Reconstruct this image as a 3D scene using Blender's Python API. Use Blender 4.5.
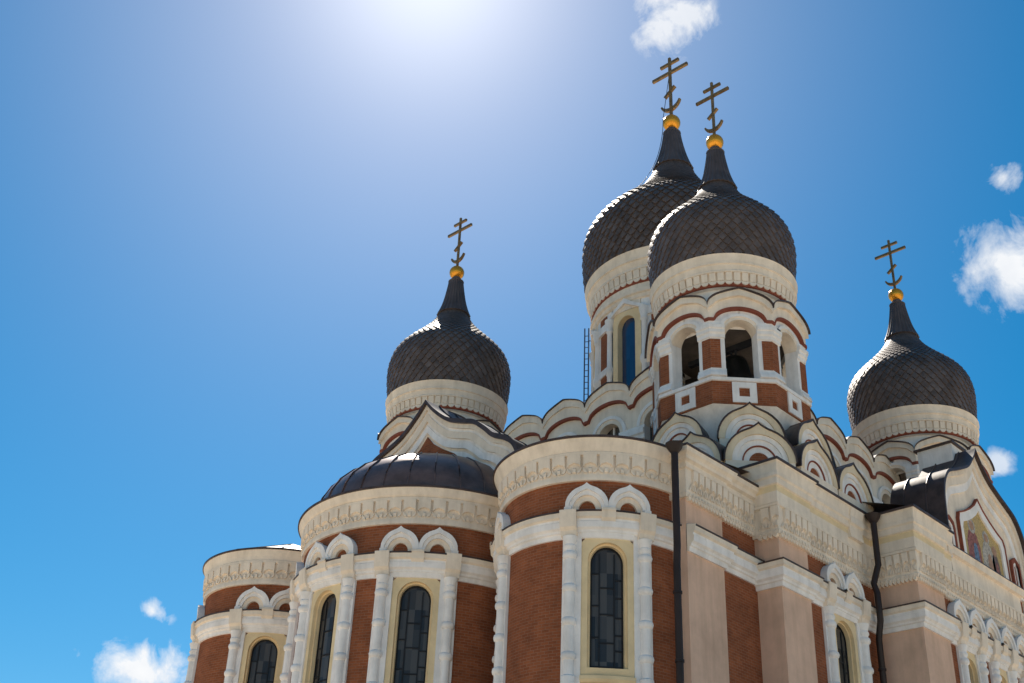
import bpy, bmesh, math, random
from math import sin, cos, pi, radians, sqrt, atan2
from mathutils import Vector, Matrix
random.seed(7)
SC = bpy.context.scene
COL = SC.collection
for o in list(bpy.data.objects):
    bpy.data.objects.remove(o)

# ------------------------------------------------------------------ camera
cam_d = bpy.data.cameras.new('camera')
cam = bpy.data.objects.new('camera', cam_d)
COL.objects.link(cam)
RX = Vector((0.68261451, -0.72969656, 0.03975389))
UX = Vector((-0.39396791, -0.3216402, 0.86100922))
DX = Vector((0.61548901, 0.60339914, 0.50703329))
mw = Matrix((RX, UX, -DX)).transposed().to_4x4()
mw.translation = Vector((-38.8566, -25.4325, 1.6))
cam.matrix_world = mw
cam_d.sensor_width = 36.0
cam_d.lens = 36.0 * 1252.55 / 1024.0
cam_d.clip_end = 6000
SC.camera = cam

# ------------------------------------------------------------------ light
SUN_EL, SUN_AZ = 47.5, 50.9            # azimuth measured from +X towards +Y
sdir = Vector((cos(radians(SUN_EL)) * cos(radians(SUN_AZ)), cos(radians(SUN_EL)) * sin(radians(SUN_AZ)), sin(radians(SUN_EL))))
sl = bpy.data.lights.new('sun', 'SUN')
sl.energy = 5.0
sl.angle = radians(0.5)
sl.color = (1.0, 0.92, 0.80)
sun = bpy.data.objects.new('sun', sl)
COL.objects.link(sun)
sun.rotation_euler = sdir.to_track_quat('Z', 'Y').to_euler()
sun.location = sdir * 200

W = bpy.data.worlds.new('World')
SC.world = W
W.use_nodes = True
nt = W.node_tree
nt.nodes.clear()
N = nt.nodes.new
L = nt.links.new
out = N('ShaderNodeOutputWorld')
bg = N('ShaderNodeBackground')
bg.inputs['Strength'].default_value = 0.066
L(bg.outputs[0], out.inputs[0])
sky = N('ShaderNodeTexSky')
sky.sky_type = 'NISHITA'
sky.sun_disc = False
sky.sun_elevation = radians(SUN_EL)
sky.sun_rotation = radians(90 - SUN_AZ)
sky.air_density = 1.0
sky.dust_density = 0.33
sky.ozone_density = 2.5
hsv = N('ShaderNodeHueSaturation')
hsv.inputs['Saturation'].default_value = 1.58
hsv.inputs['Value'].default_value = 1.0
hsv.inputs['Hue'].default_value = 0.487
L(sky.outputs[0], hsv.inputs['Color'])
tc = N('ShaderNodeTexCoord')


def vmath(op, a, b=None):
    n = N('ShaderNodeVectorMath')
    n.operation = op
    for i, v in enumerate((a, b)):
        if v is None:
            continue
        if isinstance(v, (tuple, Vector)):
            n.inputs[i].default_value = tuple(v)
        else:
            L(v, n.inputs[i])
    return n.outputs['Value'] if op in ('DOT_PRODUCT', 'LENGTH') else n.outputs[0]


def fmath(op, a, b=None, c=None, clamp=False):
    n = N('ShaderNodeMath')
    n.operation = op
    n.use_clamp = clamp
    for i, v in enumerate((a, b, c)):
        if v is None:
            continue
        if isinstance(v, (int, float)):
            n.inputs[i].default_value = v
        else:
            L(v, n.inputs[i])
    return n.outputs[0]


dirv = vmath('NORMALIZE', tc.outputs['Generated'])
noise1 = N('ShaderNodeTexNoise')
noise1.inputs['Scale'].default_value = 30.0
noise1.inputs['Detail'].default_value = 9.0
noise1.inputs['Roughness'].default_value = 0.62
noise1.inputs['Distortion'].default_value = 0.35
L(dirv, noise1.inputs['Vector'])
# (direction, half width, half height, tilt, density)
CLOUDS = [((0.5770, 0.4120, 0.7050), 0.031, 0.026, 0.0, 0.85, 3.2),
          ((0.7683, 0.2542, 0.5875), 0.0125, 0.012, 0.0, 0.9, 2.4),
          ((0.7990, 0.2755, 0.5350), 0.036, 0.038, 0.5, 1.2, 1.5),
          ((0.8526, 0.3261, 0.4082), 0.013, 0.011, 0.0, 0.7, 2.4),
          ((0.4845, 0.8385, 0.2500), 0.046, 0.026, -0.2, 1.2, 1.9),
          ((0.4752, 0.8302, 0.2915), 0.015, 0.010, -0.3, 0.95, 2.4)]
dens = None
for c, hw, hh, tilt, amt, rag in CLOUDS:
    cv = Vector(c).normalized()
    e1 = cv.cross(Vector((0, 0, 1))).normalized()
    e2 = e1.cross(cv)
    a1 = e1 * cos(tilt) + e2 * sin(tilt)
    a2 = -e1 * sin(tilt) + e2 * cos(tilt)
    dv = vmath('SUBTRACT', dirv, tuple(cv))
    x = fmath('DIVIDE', vmath('DOT_PRODUCT', dv, tuple(a1)), hw)
    y = fmath('DIVIDE', vmath('DOT_PRODUCT', dv, tuple(a2)), hh)
    r = fmath('SQRT', fmath('ADD', fmath('MULTIPLY', x, x), fmath('MULTIPLY', y, y)))
    # noise breaks the edge
    fall = fmath('SUBTRACT', 1.0, r)
    k = fmath('ADD', fmath('MULTIPLY', fall, 0.75), fmath('MULTIPLY', fmath('SUBTRACT', noise1.outputs['Fac'], 0.5), rag))
    k = fmath('MULTIPLY', fmath('MULTIPLY', k, 1.5, clamp=True), amt, clamp=True)
    near = fmath('MULTIPLY', fmath('ADD', fall, 0.35), 3.0, clamp=True)
    k = fmath('MULTIPLY', k, near)
    dens = k if dens is None else fmath('MAXIMUM', dens, k)
noise2 = N('ShaderNodeTexNoise')
noise2.inputs['Scale'].default_value = 40.0
noise2.inputs['Detail'].default_value = 6.0
L(dirv, noise2.inputs['Vector'])
ccol = N('ShaderNodeMix')
ccol.data_type = 'RGBA'
L(noise2.outputs['Fac'], ccol.inputs['Factor'])
ccol.inputs['A'].default_value = (7.0, 7.6, 8.4, 1)
ccol.inputs['B'].default_value = (10.5, 10.4, 10.3, 1)
cmix = N('ShaderNodeMix')
cmix.data_type = 'RGBA'
L(dens, cmix.inputs['Factor'])
# bright aureole of thin haze round the sun
dsun = fmath('MAXIMUM', vmath('DOT_PRODUCT', dirv, tuple(sdir)), 0.0)
aur = fmath('ADD', fmath('MULTIPLY', fmath('POWER', dsun, 260.0), 4.0), fmath('MULTIPLY', fmath('POWER', dsun, 30.0), 0.55))
glow = vmath('SCALE', (1.0, 0.95, 0.80))
L(aur, glow.node.inputs['Scale'])
skyc = vmath('ADD', hsv.outputs[0], glow)
L(skyc, cmix.inputs['A'])
L(ccol.outputs['Result'], cmix.inputs['B'])
L(cmix.outputs['Result'], bg.inputs['Color'])

SC.view_settings.view_transform = 'Standard'
SC.view_settings.look = 'None'
SC.view_settings.gamma = 1.0
SC.view_settings.exposure = 0.64

# ------------------------------------------------------------------ materials


def mat(name, col, rough=0.8, metal=0.0, spec=0.3, noise=0.12, nscale=1.2, bump=0.0, bscale=30.0, tint=None, streak=0.0):
    m = bpy.data.materials.new(name)
    m.use_nodes = True
    t = m.node_tree
    b = t.nodes['Principled BSDF']
    b.inputs['Roughness'].default_value = rough
    b.inputs['Metallic'].default_value = metal
    b.inputs['Specular IOR Level'].default_value = spec
    tcn = t.nodes.new('ShaderNodeTexCoord')
    n1 = t.nodes.new('ShaderNodeTexNoise')
    n1.inputs['Scale'].default_value = nscale
    n1.inputs['Detail'].default_value = 8
    n1.inputs['Roughness'].default_value = 0.65
    t.links.new(tcn.outputs['Object'], n1.inputs['Vector'])
    mx = t.nodes.new('ShaderNodeMix')
    mx.data_type = 'RGBA'
    lo = tint if tint else tuple(c * (1 - 2.2 * noise) for c in col)
    hi = tuple(min(1, c * (1 + 0.6 * noise)) for c in col)
    mx.inputs['A'].default_value = (*lo, 1)
    mx.inputs['B'].default_value = (*hi, 1)
    ramp = t.nodes.new('ShaderNodeValToRGB')
    ramp.color_ramp.elements[0].position = 0.28
    ramp.color_ramp.elements[1].position = 0.62
    t.links.new(n1.outputs['Fac'], ramp.inputs['Fac'])
    t.links.new(ramp.outputs['Color'], mx.inputs['Factor'])
    if streak:
        mp = t.nodes.new('ShaderNodeMapping')
        mp.inputs['Scale'].default_value = (3.2, 3.2, 0.28)
        t.links.new(tcn.outputs['Object'], mp.inputs['Vector'])
        n3 = t.nodes.new('ShaderNodeTexNoise')
        n3.inputs['Scale'].default_value = 1.0
        n3.inputs['Detail'].default_value = 7
        n3.inputs['Roughness'].default_value = 0.6
        t.links.new(mp.outputs[0], n3.inputs['Vector'])
        r3 = t.nodes.new('ShaderNodeValToRGB')
        r3.color_ramp.elements[0].position = 0.32
        r3.color_ramp.elements[0].color = (1 - streak, 1 - streak * 1.06, 1 - streak * 1.15, 1)
        r3.color_ramp.elements[1].position = 0.56
        r3.color_ramp.elements[1].color = (1, 1, 1, 1)
        t.links.new(n3.outputs['Fac'], r3.inputs['Fac'])
        m3 = t.nodes.new('ShaderNodeMix')
        m3.data_type = 'RGBA'
        m3.blend_type = 'MULTIPLY'
        m3.inputs['Factor'].default_value = 1.0
        t.links.new(mx.outputs['Result'], m3.inputs['A'])
        t.links.new(r3.outputs['Color'], m3.inputs['B'])
        t.links.new(m3.outputs['Result'], b.inputs['Base Color'])
    else:
        t.links.new(mx.outputs['Result'], b.inputs['Base Color'])
    if bump:
        n2 = t.nodes.new('ShaderNodeTexNoise')
        n2.inputs['Scale'].default_value = bscale
        n2.inputs['Detail'].default_value = 5
        t.links.new(tcn.outputs['Object'], n2.inputs['Vector'])
        bp = t.nodes.new('ShaderNodeBump')
        bp.inputs['Strength'].default_value = bump
        bp.inputs['Distance'].default_value = 0.03
        t.links.new(n2.outputs['Fac'], bp.inputs['Height'])
        t.links.new(bp.outputs['Normal'], b.inputs['Normal'])
    return m


def brick_mat():
    m = bpy.data.materials.new('brick')
    m.use_nodes = True
    t = m.node_tree
    b = t.nodes['Principled BSDF']
    b.inputs['Roughness'].default_value = 0.9
    b.inputs['Specular IOR Level'].default_value = 0.15
    uv = t.nodes.new('ShaderNodeUVMap')
    bt = t.nodes.new('ShaderNodeTexBrick')
    bt.inputs['Scale'].default_value = 1.0
    bt.inputs['Brick Width'].default_value = 0.27
    bt.inputs['Row Height'].default_value = 0.095
    bt.inputs['Mortar Size'].default_value = 0.011
    bt.inputs['Mortar Smooth'].default_value = 0.3
    bt.inputs['Bias'].default_value = -0.1
    bt.inputs['Color1'].default_value = (0.335, 0.108, 0.047, 1)
    bt.inputs['Color2'].default_value = (0.25, 0.078, 0.035, 1)
    bt.inputs['Mortar'].default_value = (0.31, 0.15, 0.09, 1)
    t.links.new(uv.outputs[0], bt.inputs['Vector'])
    n1 = t.nodes.new('ShaderNodeTexNoise')
    n1.inputs['Scale'].default_value = 1.1
    n1.inputs['Detail'].default_value = 9
    n1.inputs['Roughness'].default_value = 0.7
    t.links.new(uv.outputs[0], n1.inputs['Vector'])
    mx = t.nodes.new('ShaderNodeMix')
    mx.data_type = 'RGBA'
    mx.blend_type = 'MULTIPLY'
    mx.inputs['Factor'].default_value = 1.0
    rp = t.nodes.new('ShaderNodeValToRGB')
    rp.color_ramp.elements[0].position = 0.3
    rp.color_ramp.elements[0].color = (0.66, 0.66, 0.68, 1)
    rp.color_ramp.elements[1].position = 0.65
    rp.color_ramp.elements[1].color = (1.12, 1.08, 1.05, 1)
    t.links.new(n1.outputs['Fac'], rp.inputs['Fac'])
    t.links.new(bt.outputs['Color'], mx.inputs['A'])
    t.links.new(rp.outputs['Color'], mx.inputs['B'])
    t.links.new(mx.outputs['Result'], b.inputs['Base Color'])
    bp = t.nodes.new('ShaderNodeBump')
    bp.inputs['Strength'].default_value = 0.6
    bp.inputs['Distance'].default_value = 0.012
    bp.invert = True
    t.links.new(bt.outputs['Fac'], bp.inputs['Height'])
    t.links.new(bp.outputs['Normal'], b.inputs['Normal'])
    return m


def glass_mat(name='leaded_glass', spec=0.32, rough=0.16, c0=(0.030, 0.028, 0.028, 1), c1=(0.095, 0.086, 0.078, 1)):
    m = bpy.data.materials.new(name)
    m.use_nodes = True
    t = m.node_tree
    b = t.nodes['Principled BSDF']
    b.inputs['Roughness'].default_value = rough
    b.inputs['Specular IOR Level'].default_value = spec
    uv = t.nodes.new('ShaderNodeUVMap')
    mp = t.nodes.new('ShaderNodeMapping')
    mp.inputs['Scale'].default_value = (2.6, 1.45, 1)
    t.links.new(uv.outputs[0], mp.inputs['Vector'])
    fl = t.nodes.new('ShaderNodeVectorMath')
    fl.operation = 'FLOOR'
    t.links.new(mp.outputs[0], fl.inputs[0])
    wn = t.nodes.new('ShaderNodeTexWhiteNoise')
    wn.noise_dimensions = '2D'
    t.links.new(fl.outputs[0], wn.inputs['Vector'])
    rp = t.nodes.new('ShaderNodeValToRGB')
    rp.color_ramp.elements[0].color = c0
    rp.color_ramp.elements[1].color = c1
    t.links.new(wn.outputs['Value'], rp.inputs['Fac'])
    t.links.new(rp.outputs['Color'], b.inputs['Base Color'])
    n2 = t.nodes.new('ShaderNodeTexNoise')
    n2.inputs['Scale'].default_value = 3.0
    t.links.new(uv.outputs[0], n2.inputs['Vector'])
    bp = t.nodes.new('ShaderNodeBump')
    bp.inputs['Strength'].default_value = 0.15
    bp.inputs['Distance'].default_value = 0.02
    t.links.new(n2.outputs['Fac'], bp.inputs['Height'])
    t.links.new(bp.outputs['Normal'], b.inputs['Normal'])
    return m


M = {}
M['white'] = mat('white_plaster', streak=0.13, col=(0.90, 0.855, 0.82), noise=0.075, bump=0.12, bscale=12)
M['cream'] = mat('cream_plaster', streak=0.13, col=(0.88, 0.75, 0.61), noise=0.075, bump=0.12, bscale=12)
M['yellow'] = mat('yellow_plaster', (0.84, 0.65, 0.39), noise=0.08)
M['peach'] = mat('peach_plaster', streak=0.13, col=(0.76, 0.50, 0.36), noise=0.09, nscale=0.7, bump=0.2, bscale=14)
M['straw'] = mat('straw_plaster', streak=0.13, col=(0.86, 0.69, 0.48), noise=0.075, bump=0.12, bscale=12)
M['brick'] = brick_mat()
M['red'] = mat('red_paint', (0.27, 0.075, 0.045), noise=0.12, rough=0.85)
M['metal'] = mat('roof_metal', (0.080, 0.052, 0.046), rough=0.45, metal=0.1, spec=0.35, noise=0.25, nscale=2.0, bump=0.1, bscale=4)
M['scale'] = mat('dome_scale_metal', (0.165, 0.122, 0.105), rough=0.54, metal=0.25, spec=0.35, noise=0.22, nscale=1.1)
M['scale_pale'] = mat('worn_scale_metal', (0.185, 0.138, 0.119), rough=0.5, metal=0.25, spec=0.4, noise=0.2, nscale=1.5)
M['scale_dark'] = mat('dark_scale_metal', (0.146, 0.108, 0.094), rough=0.58, metal=0.2, spec=0.35, noise=0.2, nscale=1.5)
M['dome_sheet'] = mat('dome_sheet_metal', (0.23, 0.135, 0.11), rough=0.33, metal=0.35, spec=0.35, noise=0.22, nscale=1.2, bump=0.12, bscale=2.5)
M['neck'] = mat('spire_metal', (0.105, 0.082, 0.078), rough=0.5, metal=0.15, noise=0.2)
M['gold'] = mat('gilding', (0.95, 0.40, 0.04), rough=0.25, metal=0.55, noise=0.1, nscale=3)
M['crossm'] = mat('cross_gilding', (0.27, 0.17, 0.075), rough=0.42, metal=0.4, noise=0.25, nscale=4)
M['pipe'] = mat('painted_pipe', (0.030, 0.018, 0.016), rough=0.5, noise=0.2)
M['iron'] = mat('dark_iron', (0.03, 0.03, 0.035), rough=0.6, noise=0.2)
M['steel'] = mat('ladder_steel', (0.10, 0.14, 0.22), rough=0.5, metal=0.5, noise=0.2)
M['bronze'] = mat('bell_bronze', (0.035, 0.032, 0.028), rough=0.45, metal=0.7, noise=0.2)
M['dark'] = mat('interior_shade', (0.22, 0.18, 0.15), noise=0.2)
M['lead'] = mat('window_lead', (0.015, 0.015, 0.018), rough=0.6, noise=0.1)
M['glass'] = glass_mat()
M['sky_tint_glass'] = glass_mat('sky_tint_glass', 1.0, 0.06, (0.015, 0.035, 0.09, 1), (0.022, 0.05, 0.12, 1))  # blue of the reflected sky is painted into the pane colour
M['mos_gold'] = mat('mosaic_gold', (0.55, 0.38, 0.14), rough=0.5, noise=0.25, nscale=14, bump=0.2, bscale=60)
M['mos_red'] = mat('mosaic_red', (0.34, 0.13, 0.10), rough=0.6, noise=0.35, nscale=9)
M['mos_blue'] = mat('mosaic_blue', (0.16, 0.22, 0.32), rough=0.6, noise=0.35, nscale=9)
M['mos_pale'] = mat('mosaic_pale', (0.48, 0.42, 0.35), rough=0.6, noise=0.35, nscale=9)
M['mos_dark'] = mat('mosaic_dark', (0.20, 0.13, 0.11), rough=0.6, noise=0.35, nscale=9)
M['mos_skin'] = mat('mosaic_skin', (0.45, 0.26, 0.16), rough=0.6, noise=0.2, nscale=9)
M['paving'] = mat('stone_paving', (0.64, 0.54, 0.42), noise=0.12, nscale=0.4)
M['grass'] = mat('far_ground', (0.30, 0.29, 0.22), noise=0.2, nscale=0.05)

# ------------------------------------------------------------------ mesh builder


class MB:
    def __init__(s):
        s.v, s.f, s.uv, s.mi, s.sm, s.mats = [], [], [], [], [], []

    def m(s, key):
        if key not in s.mats:
            s.mats.append(key)
        return s.mats.index(key)

    def quad(s, pts, uvs, key, smooth=False):
        i = len(s.v)
        s.v += [tuple(p) for p in pts]
        s.f.append(tuple(range(i, i + len(pts))))
        s.uv.append(uvs)
        s.mi.append(s.m(key))
        s.sm.append(smooth)

    def strip(s, F, A, B, key, smooth=False, mode='sz'):
        # quads between two local polylines
        def u(p):
            return (p[0], p[2]) if mode == 'sz' else (p[0], p[1])
        for i in range(len(A) - 1):
            q = [A[i], A[i + 1], B[i + 1], B[i]]
            s.quad([F(*p) for p in q], [u(p) for p in q], key, smooth)

    def build(s, name, parent=None, smooth_angle=38):
        me = bpy.data.meshes.new(name)
        me.from_pydata(s.v, [], s.f)
        uvl = me.uv_layers.new(name='UVMap')
        k = 0
        for uvs in s.uv:
            for a in uvs:
                uvl.data[k].uv = a
                k += 1
        for key in s.mats:
            me.materials.append(M[key])
        me.polygons.foreach_set('material_index', s.mi)
        me.polygons.foreach_set('use_smooth', s.sm)
        bm = bmesh.new()
        bm.from_mesh(me)
        bmesh.ops.remove_doubles(bm, verts=bm.verts, dist=0.0008)
        bmesh.ops.recalc_face_normals(bm, faces=bm.faces)
        bm.to_mesh(me)
        bm.free()
        if any(s.sm):
            me.set_sharp_from_angle(angle=radians(smooth_angle))
        o = bpy.data.objects.new(name, me)
        COL.objects.link(o)
        if parent is not None:
            o.parent = parent
        return o


def flat(ox, oy, az):
    n = (cos(radians(az)), sin(radians(az)))
    t = (-n[1], n[0])
    return lambda s, d, z: (ox + t[0] * s + n[0] * d, oy + t[1] * s + n[1] * d, z)


def cylf(cx, cy, R, az):
    a0 = radians(az)

    def F(s, d, z):
        a = a0 + s / R
        return (cx + (R + d) * cos(a), cy + (R + d) * sin(a), z)
    return F


def octf(cx, cy, R, az):
    n = (cos(radians(az)), sin(radians(az)))
    t = (-n[1], n[0])

    def F(s, d, z):
        k = s * (R + d) / R
        return (cx + n[0] * (R + d) + t[0] * k, cy + n[1] * (R + d) + t[1] * k, z)
    return F


def lin(a, b, n):
    return [a + (b - a) * i / n for i in range(n + 1)]


def box(mb, F, s0, s1, d0, d1, z0, z1, key, n=1, back=False):
    S = lin(s0, s1, n)
    mb.strip(F, [(x, d1, z0) for x in S], [(x, d1, z1) for x in S], key)
    mb.strip(F, [(x, d1, z1) for x in S], [(x, d0, z1) for x in S], key, mode='sd')
    mb.strip(F, [(x, d0, z0) for x in S], [(x, d1, z0) for x in S], key, mode='sd')
    if back:
        mb.strip(F, [(x, d0, z0) for x in S], [(x, d0, z1) for x in S], key)
    for x in (s0, s1):
        q = [(x, d0, z0), (x, d1, z0), (x, d1, z1), (x, d0, z1)]
        mb.quad([F(*p) for p in q], [(p[1], p[2]) for p in q], key)


def sweep(mb, F, prof, s0, s1, key, n=1, caps=True):
    # prof: list of (d, z[, key]) from bottom to top, swept along s
    S = lin(s0, s1, n)
    for i in range(len(prof) - 1):
        a, b = prof[i], prof[i + 1]
        k = a[2] if len(a) > 2 else key
        mb.strip(F, [(x, a[0], a[1]) for x in S], [(x, b[0], b[1]) for x in S], k)
    if caps:
        for x in (s0, s1):
            q = [(x, p[0], p[1]) for p in prof]
            mb.quad([F(*p) for p in q], [(p[1], p[2]) for p in q], key)


def band(mb, F, outer, inner, d0, d1, key, ends=True, keyside=None):
    # raised arch band between two (s, z) curves of equal count
    ks = keyside or key
    mb.strip(F, [(p[0], d1, p[1]) for p in outer], [(p[0], d1, p[1]) for p in inner], key)
    mb.strip(F, [(p[0], d0, p[1]) for p in outer], [(p[0], d1, p[1]) for p in outer], ks, mode='sd')
    mb.strip(F, [(p[0], d1, p[1]) for p in inner], [(p[0], d0, p[1]) for p in inner], key, mode='sd')
    if ends:
        for i in (0, -1):
            q = [(outer[i][0], d0, outer[i][1]), (outer[i][0], d1, outer[i][1]), (inner[i][0], d1, inner[i][1]), (inner[i][0], d0, inner[i][1])]
            mb.quad([F(*p) for p in q], [(p[0], p[1]) for p in q], key)


def fill(mb, F, curve, zb, d, key):
    mb.strip(F, [(p[0], d, zb) for p in curve], [(p[0], d, p[1]) for p in curve], key)


def lathe(mb, cx, cy, prof, key, a0=0, a1=360, n=48, smooth=True, rib=None):
    A = lin(radians(a0), radians(a1), n)
    for i in range(len(prof) - 1):
        p, q = prof[i], prof[i + 1]
        k = p[2] if len(p) > 2 else key
        for j in range(n):
            ps = []
            us = []
            for (pp, a, jj) in ((p, A[j], j), (p, A[j + 1], j + 1), (q, A[j + 1], j + 1), (q, A[j], j)):
                r = pp[0]
                if rib:
                    r *= 1 + rib * (jj % 2)
                ps.append((cx + r * cos(a), cy + r * sin(a), pp[1]))
                us.append((a * max(p[0], q[0]), pp[1]))
            mb.quad(ps, us, k, smooth)


def tube(mb, pts, r, key, n=8, smooth=True):
    pts = [Vector(p) for p in pts]
    rings = []
    for i, p in enumerate(pts):
        t = (pts[min(i + 1, len(pts) - 1)] - pts[max(i - 1, 0)]).normalized()
        up = Vector((0, 0, 1)) if abs(t.z) < 0.9 else Vector((1, 0, 0))
        a = t.cross(up).normalized()
        b = t.cross(a)
        rings.append([p + a * (r * cos(2 * pi * k / n)) + b * (r * sin(2 * pi * k / n)) for k in range(n)])
    for i in range(len(rings) - 1):
        for k in range(n):
            q = [rings[i][k], rings[i][(k + 1) % n], rings[i + 1][(k + 1) % n], rings[i + 1][k]]
            mb.quad(q, [(0, 0), (1, 0), (1, 1), (0, 1)], key, smooth)
    for R_ in (rings[0], rings[-1]):
        mb.quad(R_, [(0, 0)] * n, key)


def arc(w, zs, n=20, h=None, s0=0.0):
    h = w if h is None else h
    return [(s0 - w * cos(pi * i / n), zs + h * sin(pi * i / n)) for i in range(n + 1)]


def ogee(w, zs, H, n=20, s0=0.0, th=69, stilt=0.0):
    """half round arch with a small ogee tip, n+1 points, n even"""
    half = []
    m = n // 2
    ang = radians(th)
    P1 = (-w * cos(ang), w * sin(ang))
    T = (sin(ang), cos(ang))
    kq = (w * cos(ang)) * 0.62 / T[0]
    Q = (P1[0] + T[0] * kq, P1[1] + T[1] * kq)
    sc = 1.0
    top = 1.165 * w
    n1 = int(m * 0.6)
    for i in range(n1 + 1):
        a = ang * i / n1
        half.append((-w * cos(a), w * sin(a)))
    n2 = m - n1
    for i in range(1, n2 + 1):
        t = i / n2
        half.append(((1 - t) ** 2 * P1[0] + 2 * t * (1 - t) * Q[0], (1 - t) ** 2 * P1[1] + 2 * t * (1 - t) * Q[1] + t * t * top))
    k = (H - stilt) / top
    half = [(p[0], p[1] * k + stilt) for p in half]
    if stilt:
        half[0] = (-w, 0.0)
    full = half + [(-p[0], p[1]) for p in reversed(half[:-1])]
    return [(p[0] + s0, p[1] + zs) for p in full]


def path_sweep(mb, path, prof, key, u0=0.0):
    """sweep (d, z) profile along plan path, outward = right of travel, mitred"""
    P = [Vector((p[0], p[1])) for p in path]
    offs = []
    for i in range(len(P)):
        ns = []
        if i > 0:
            d = (P[i] - P[i - 1]).normalized()
            ns.append(Vector((d.y, -d.x)))
        if i < len(P) - 1:
            d = (P[i + 1] - P[i]).normalized()
            ns.append(Vector((d.y, -d.x)))
        if len(ns) == 1:
            offs.append(ns[0])
        else:
            b = (ns[0] + ns[1])
            b = b / max(0.2, b.length_squared) * 2
            offs.append(b)
    u = u0
    for i in range(len(P) - 1):
        ln = (P[i + 1] - P[i]).length
        for j in range(len(prof) - 1):
            a, b = prof[j], prof[j + 1]
            k = a[2] if len(a) > 2 else key
            q = []
            for (pt, of, pr) in ((P[i], offs[i], a), (P[i + 1], offs[i + 1], a), (P[i + 1], offs[i + 1], b), (P[i], offs[i], b)):
                q.append((pt.x + of.x * pr[0], pt.y + of.y * pr[0], pr[1]))
            mb.quad(q, [(u, a[1]), (u + ln, a[1]), (u + ln, b[1] + b[0] * .01), (u, b[1] + b[0] * .01)], k)
        u += ln
    for i in (0, -1):
        q = [(P[i].x + offs[i].x * pr[0], P[i].y + offs[i].y * pr[0], pr[1]) for pr in prof]
        mb.quad(q, [(0, 0)] * len(q), key)


def empty(name, loc=(0, 0, 0), parent=None):
    o = bpy.data.objects.new(name, None)
    o.location = loc
    COL.objects.link(o)
    if parent is not None:
        o.parent = parent
    return o


# ------------------------------------------------------------------ setting
def sheet(name, x0, y0, x1, y1, z, key):
    mb = MB()
    mb.quad([(x0, y0, z), (x1, y0, z), (x1, y1, z), (x0, y1, z)], [(x0, y0), (x1, y0), (x1, y1), (x0, y1)], key)
    o = mb.build(name)
    o['kind'] = 'structure'
    return o


sheet('ground', -2500, -2500, 2500, 2500, -0.02, 'grass')
sheet('pavement', -110, -110, 90, 90, 0.0, 'paving')

# ------------------------------------------------------------------ cathedral
S = 17.15
HC = S / 2
CATH = empty('cathedral')
CATH['label'] = 'brick and white plaster cathedral with dark onion domes and golden crosses'
CATH['category'] = 'cathedral'

EAST_X = -8.3
W1Y, W2Y, TY = -3.5, -4.35, -6.0
BX = -4.25            # corner block
TX0, TX1 = 2.25, 14.9


def shift(prof, dz):
    return [(p[0], p[1] + dz) + tuple(p[2:]) for p in prof]


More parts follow.
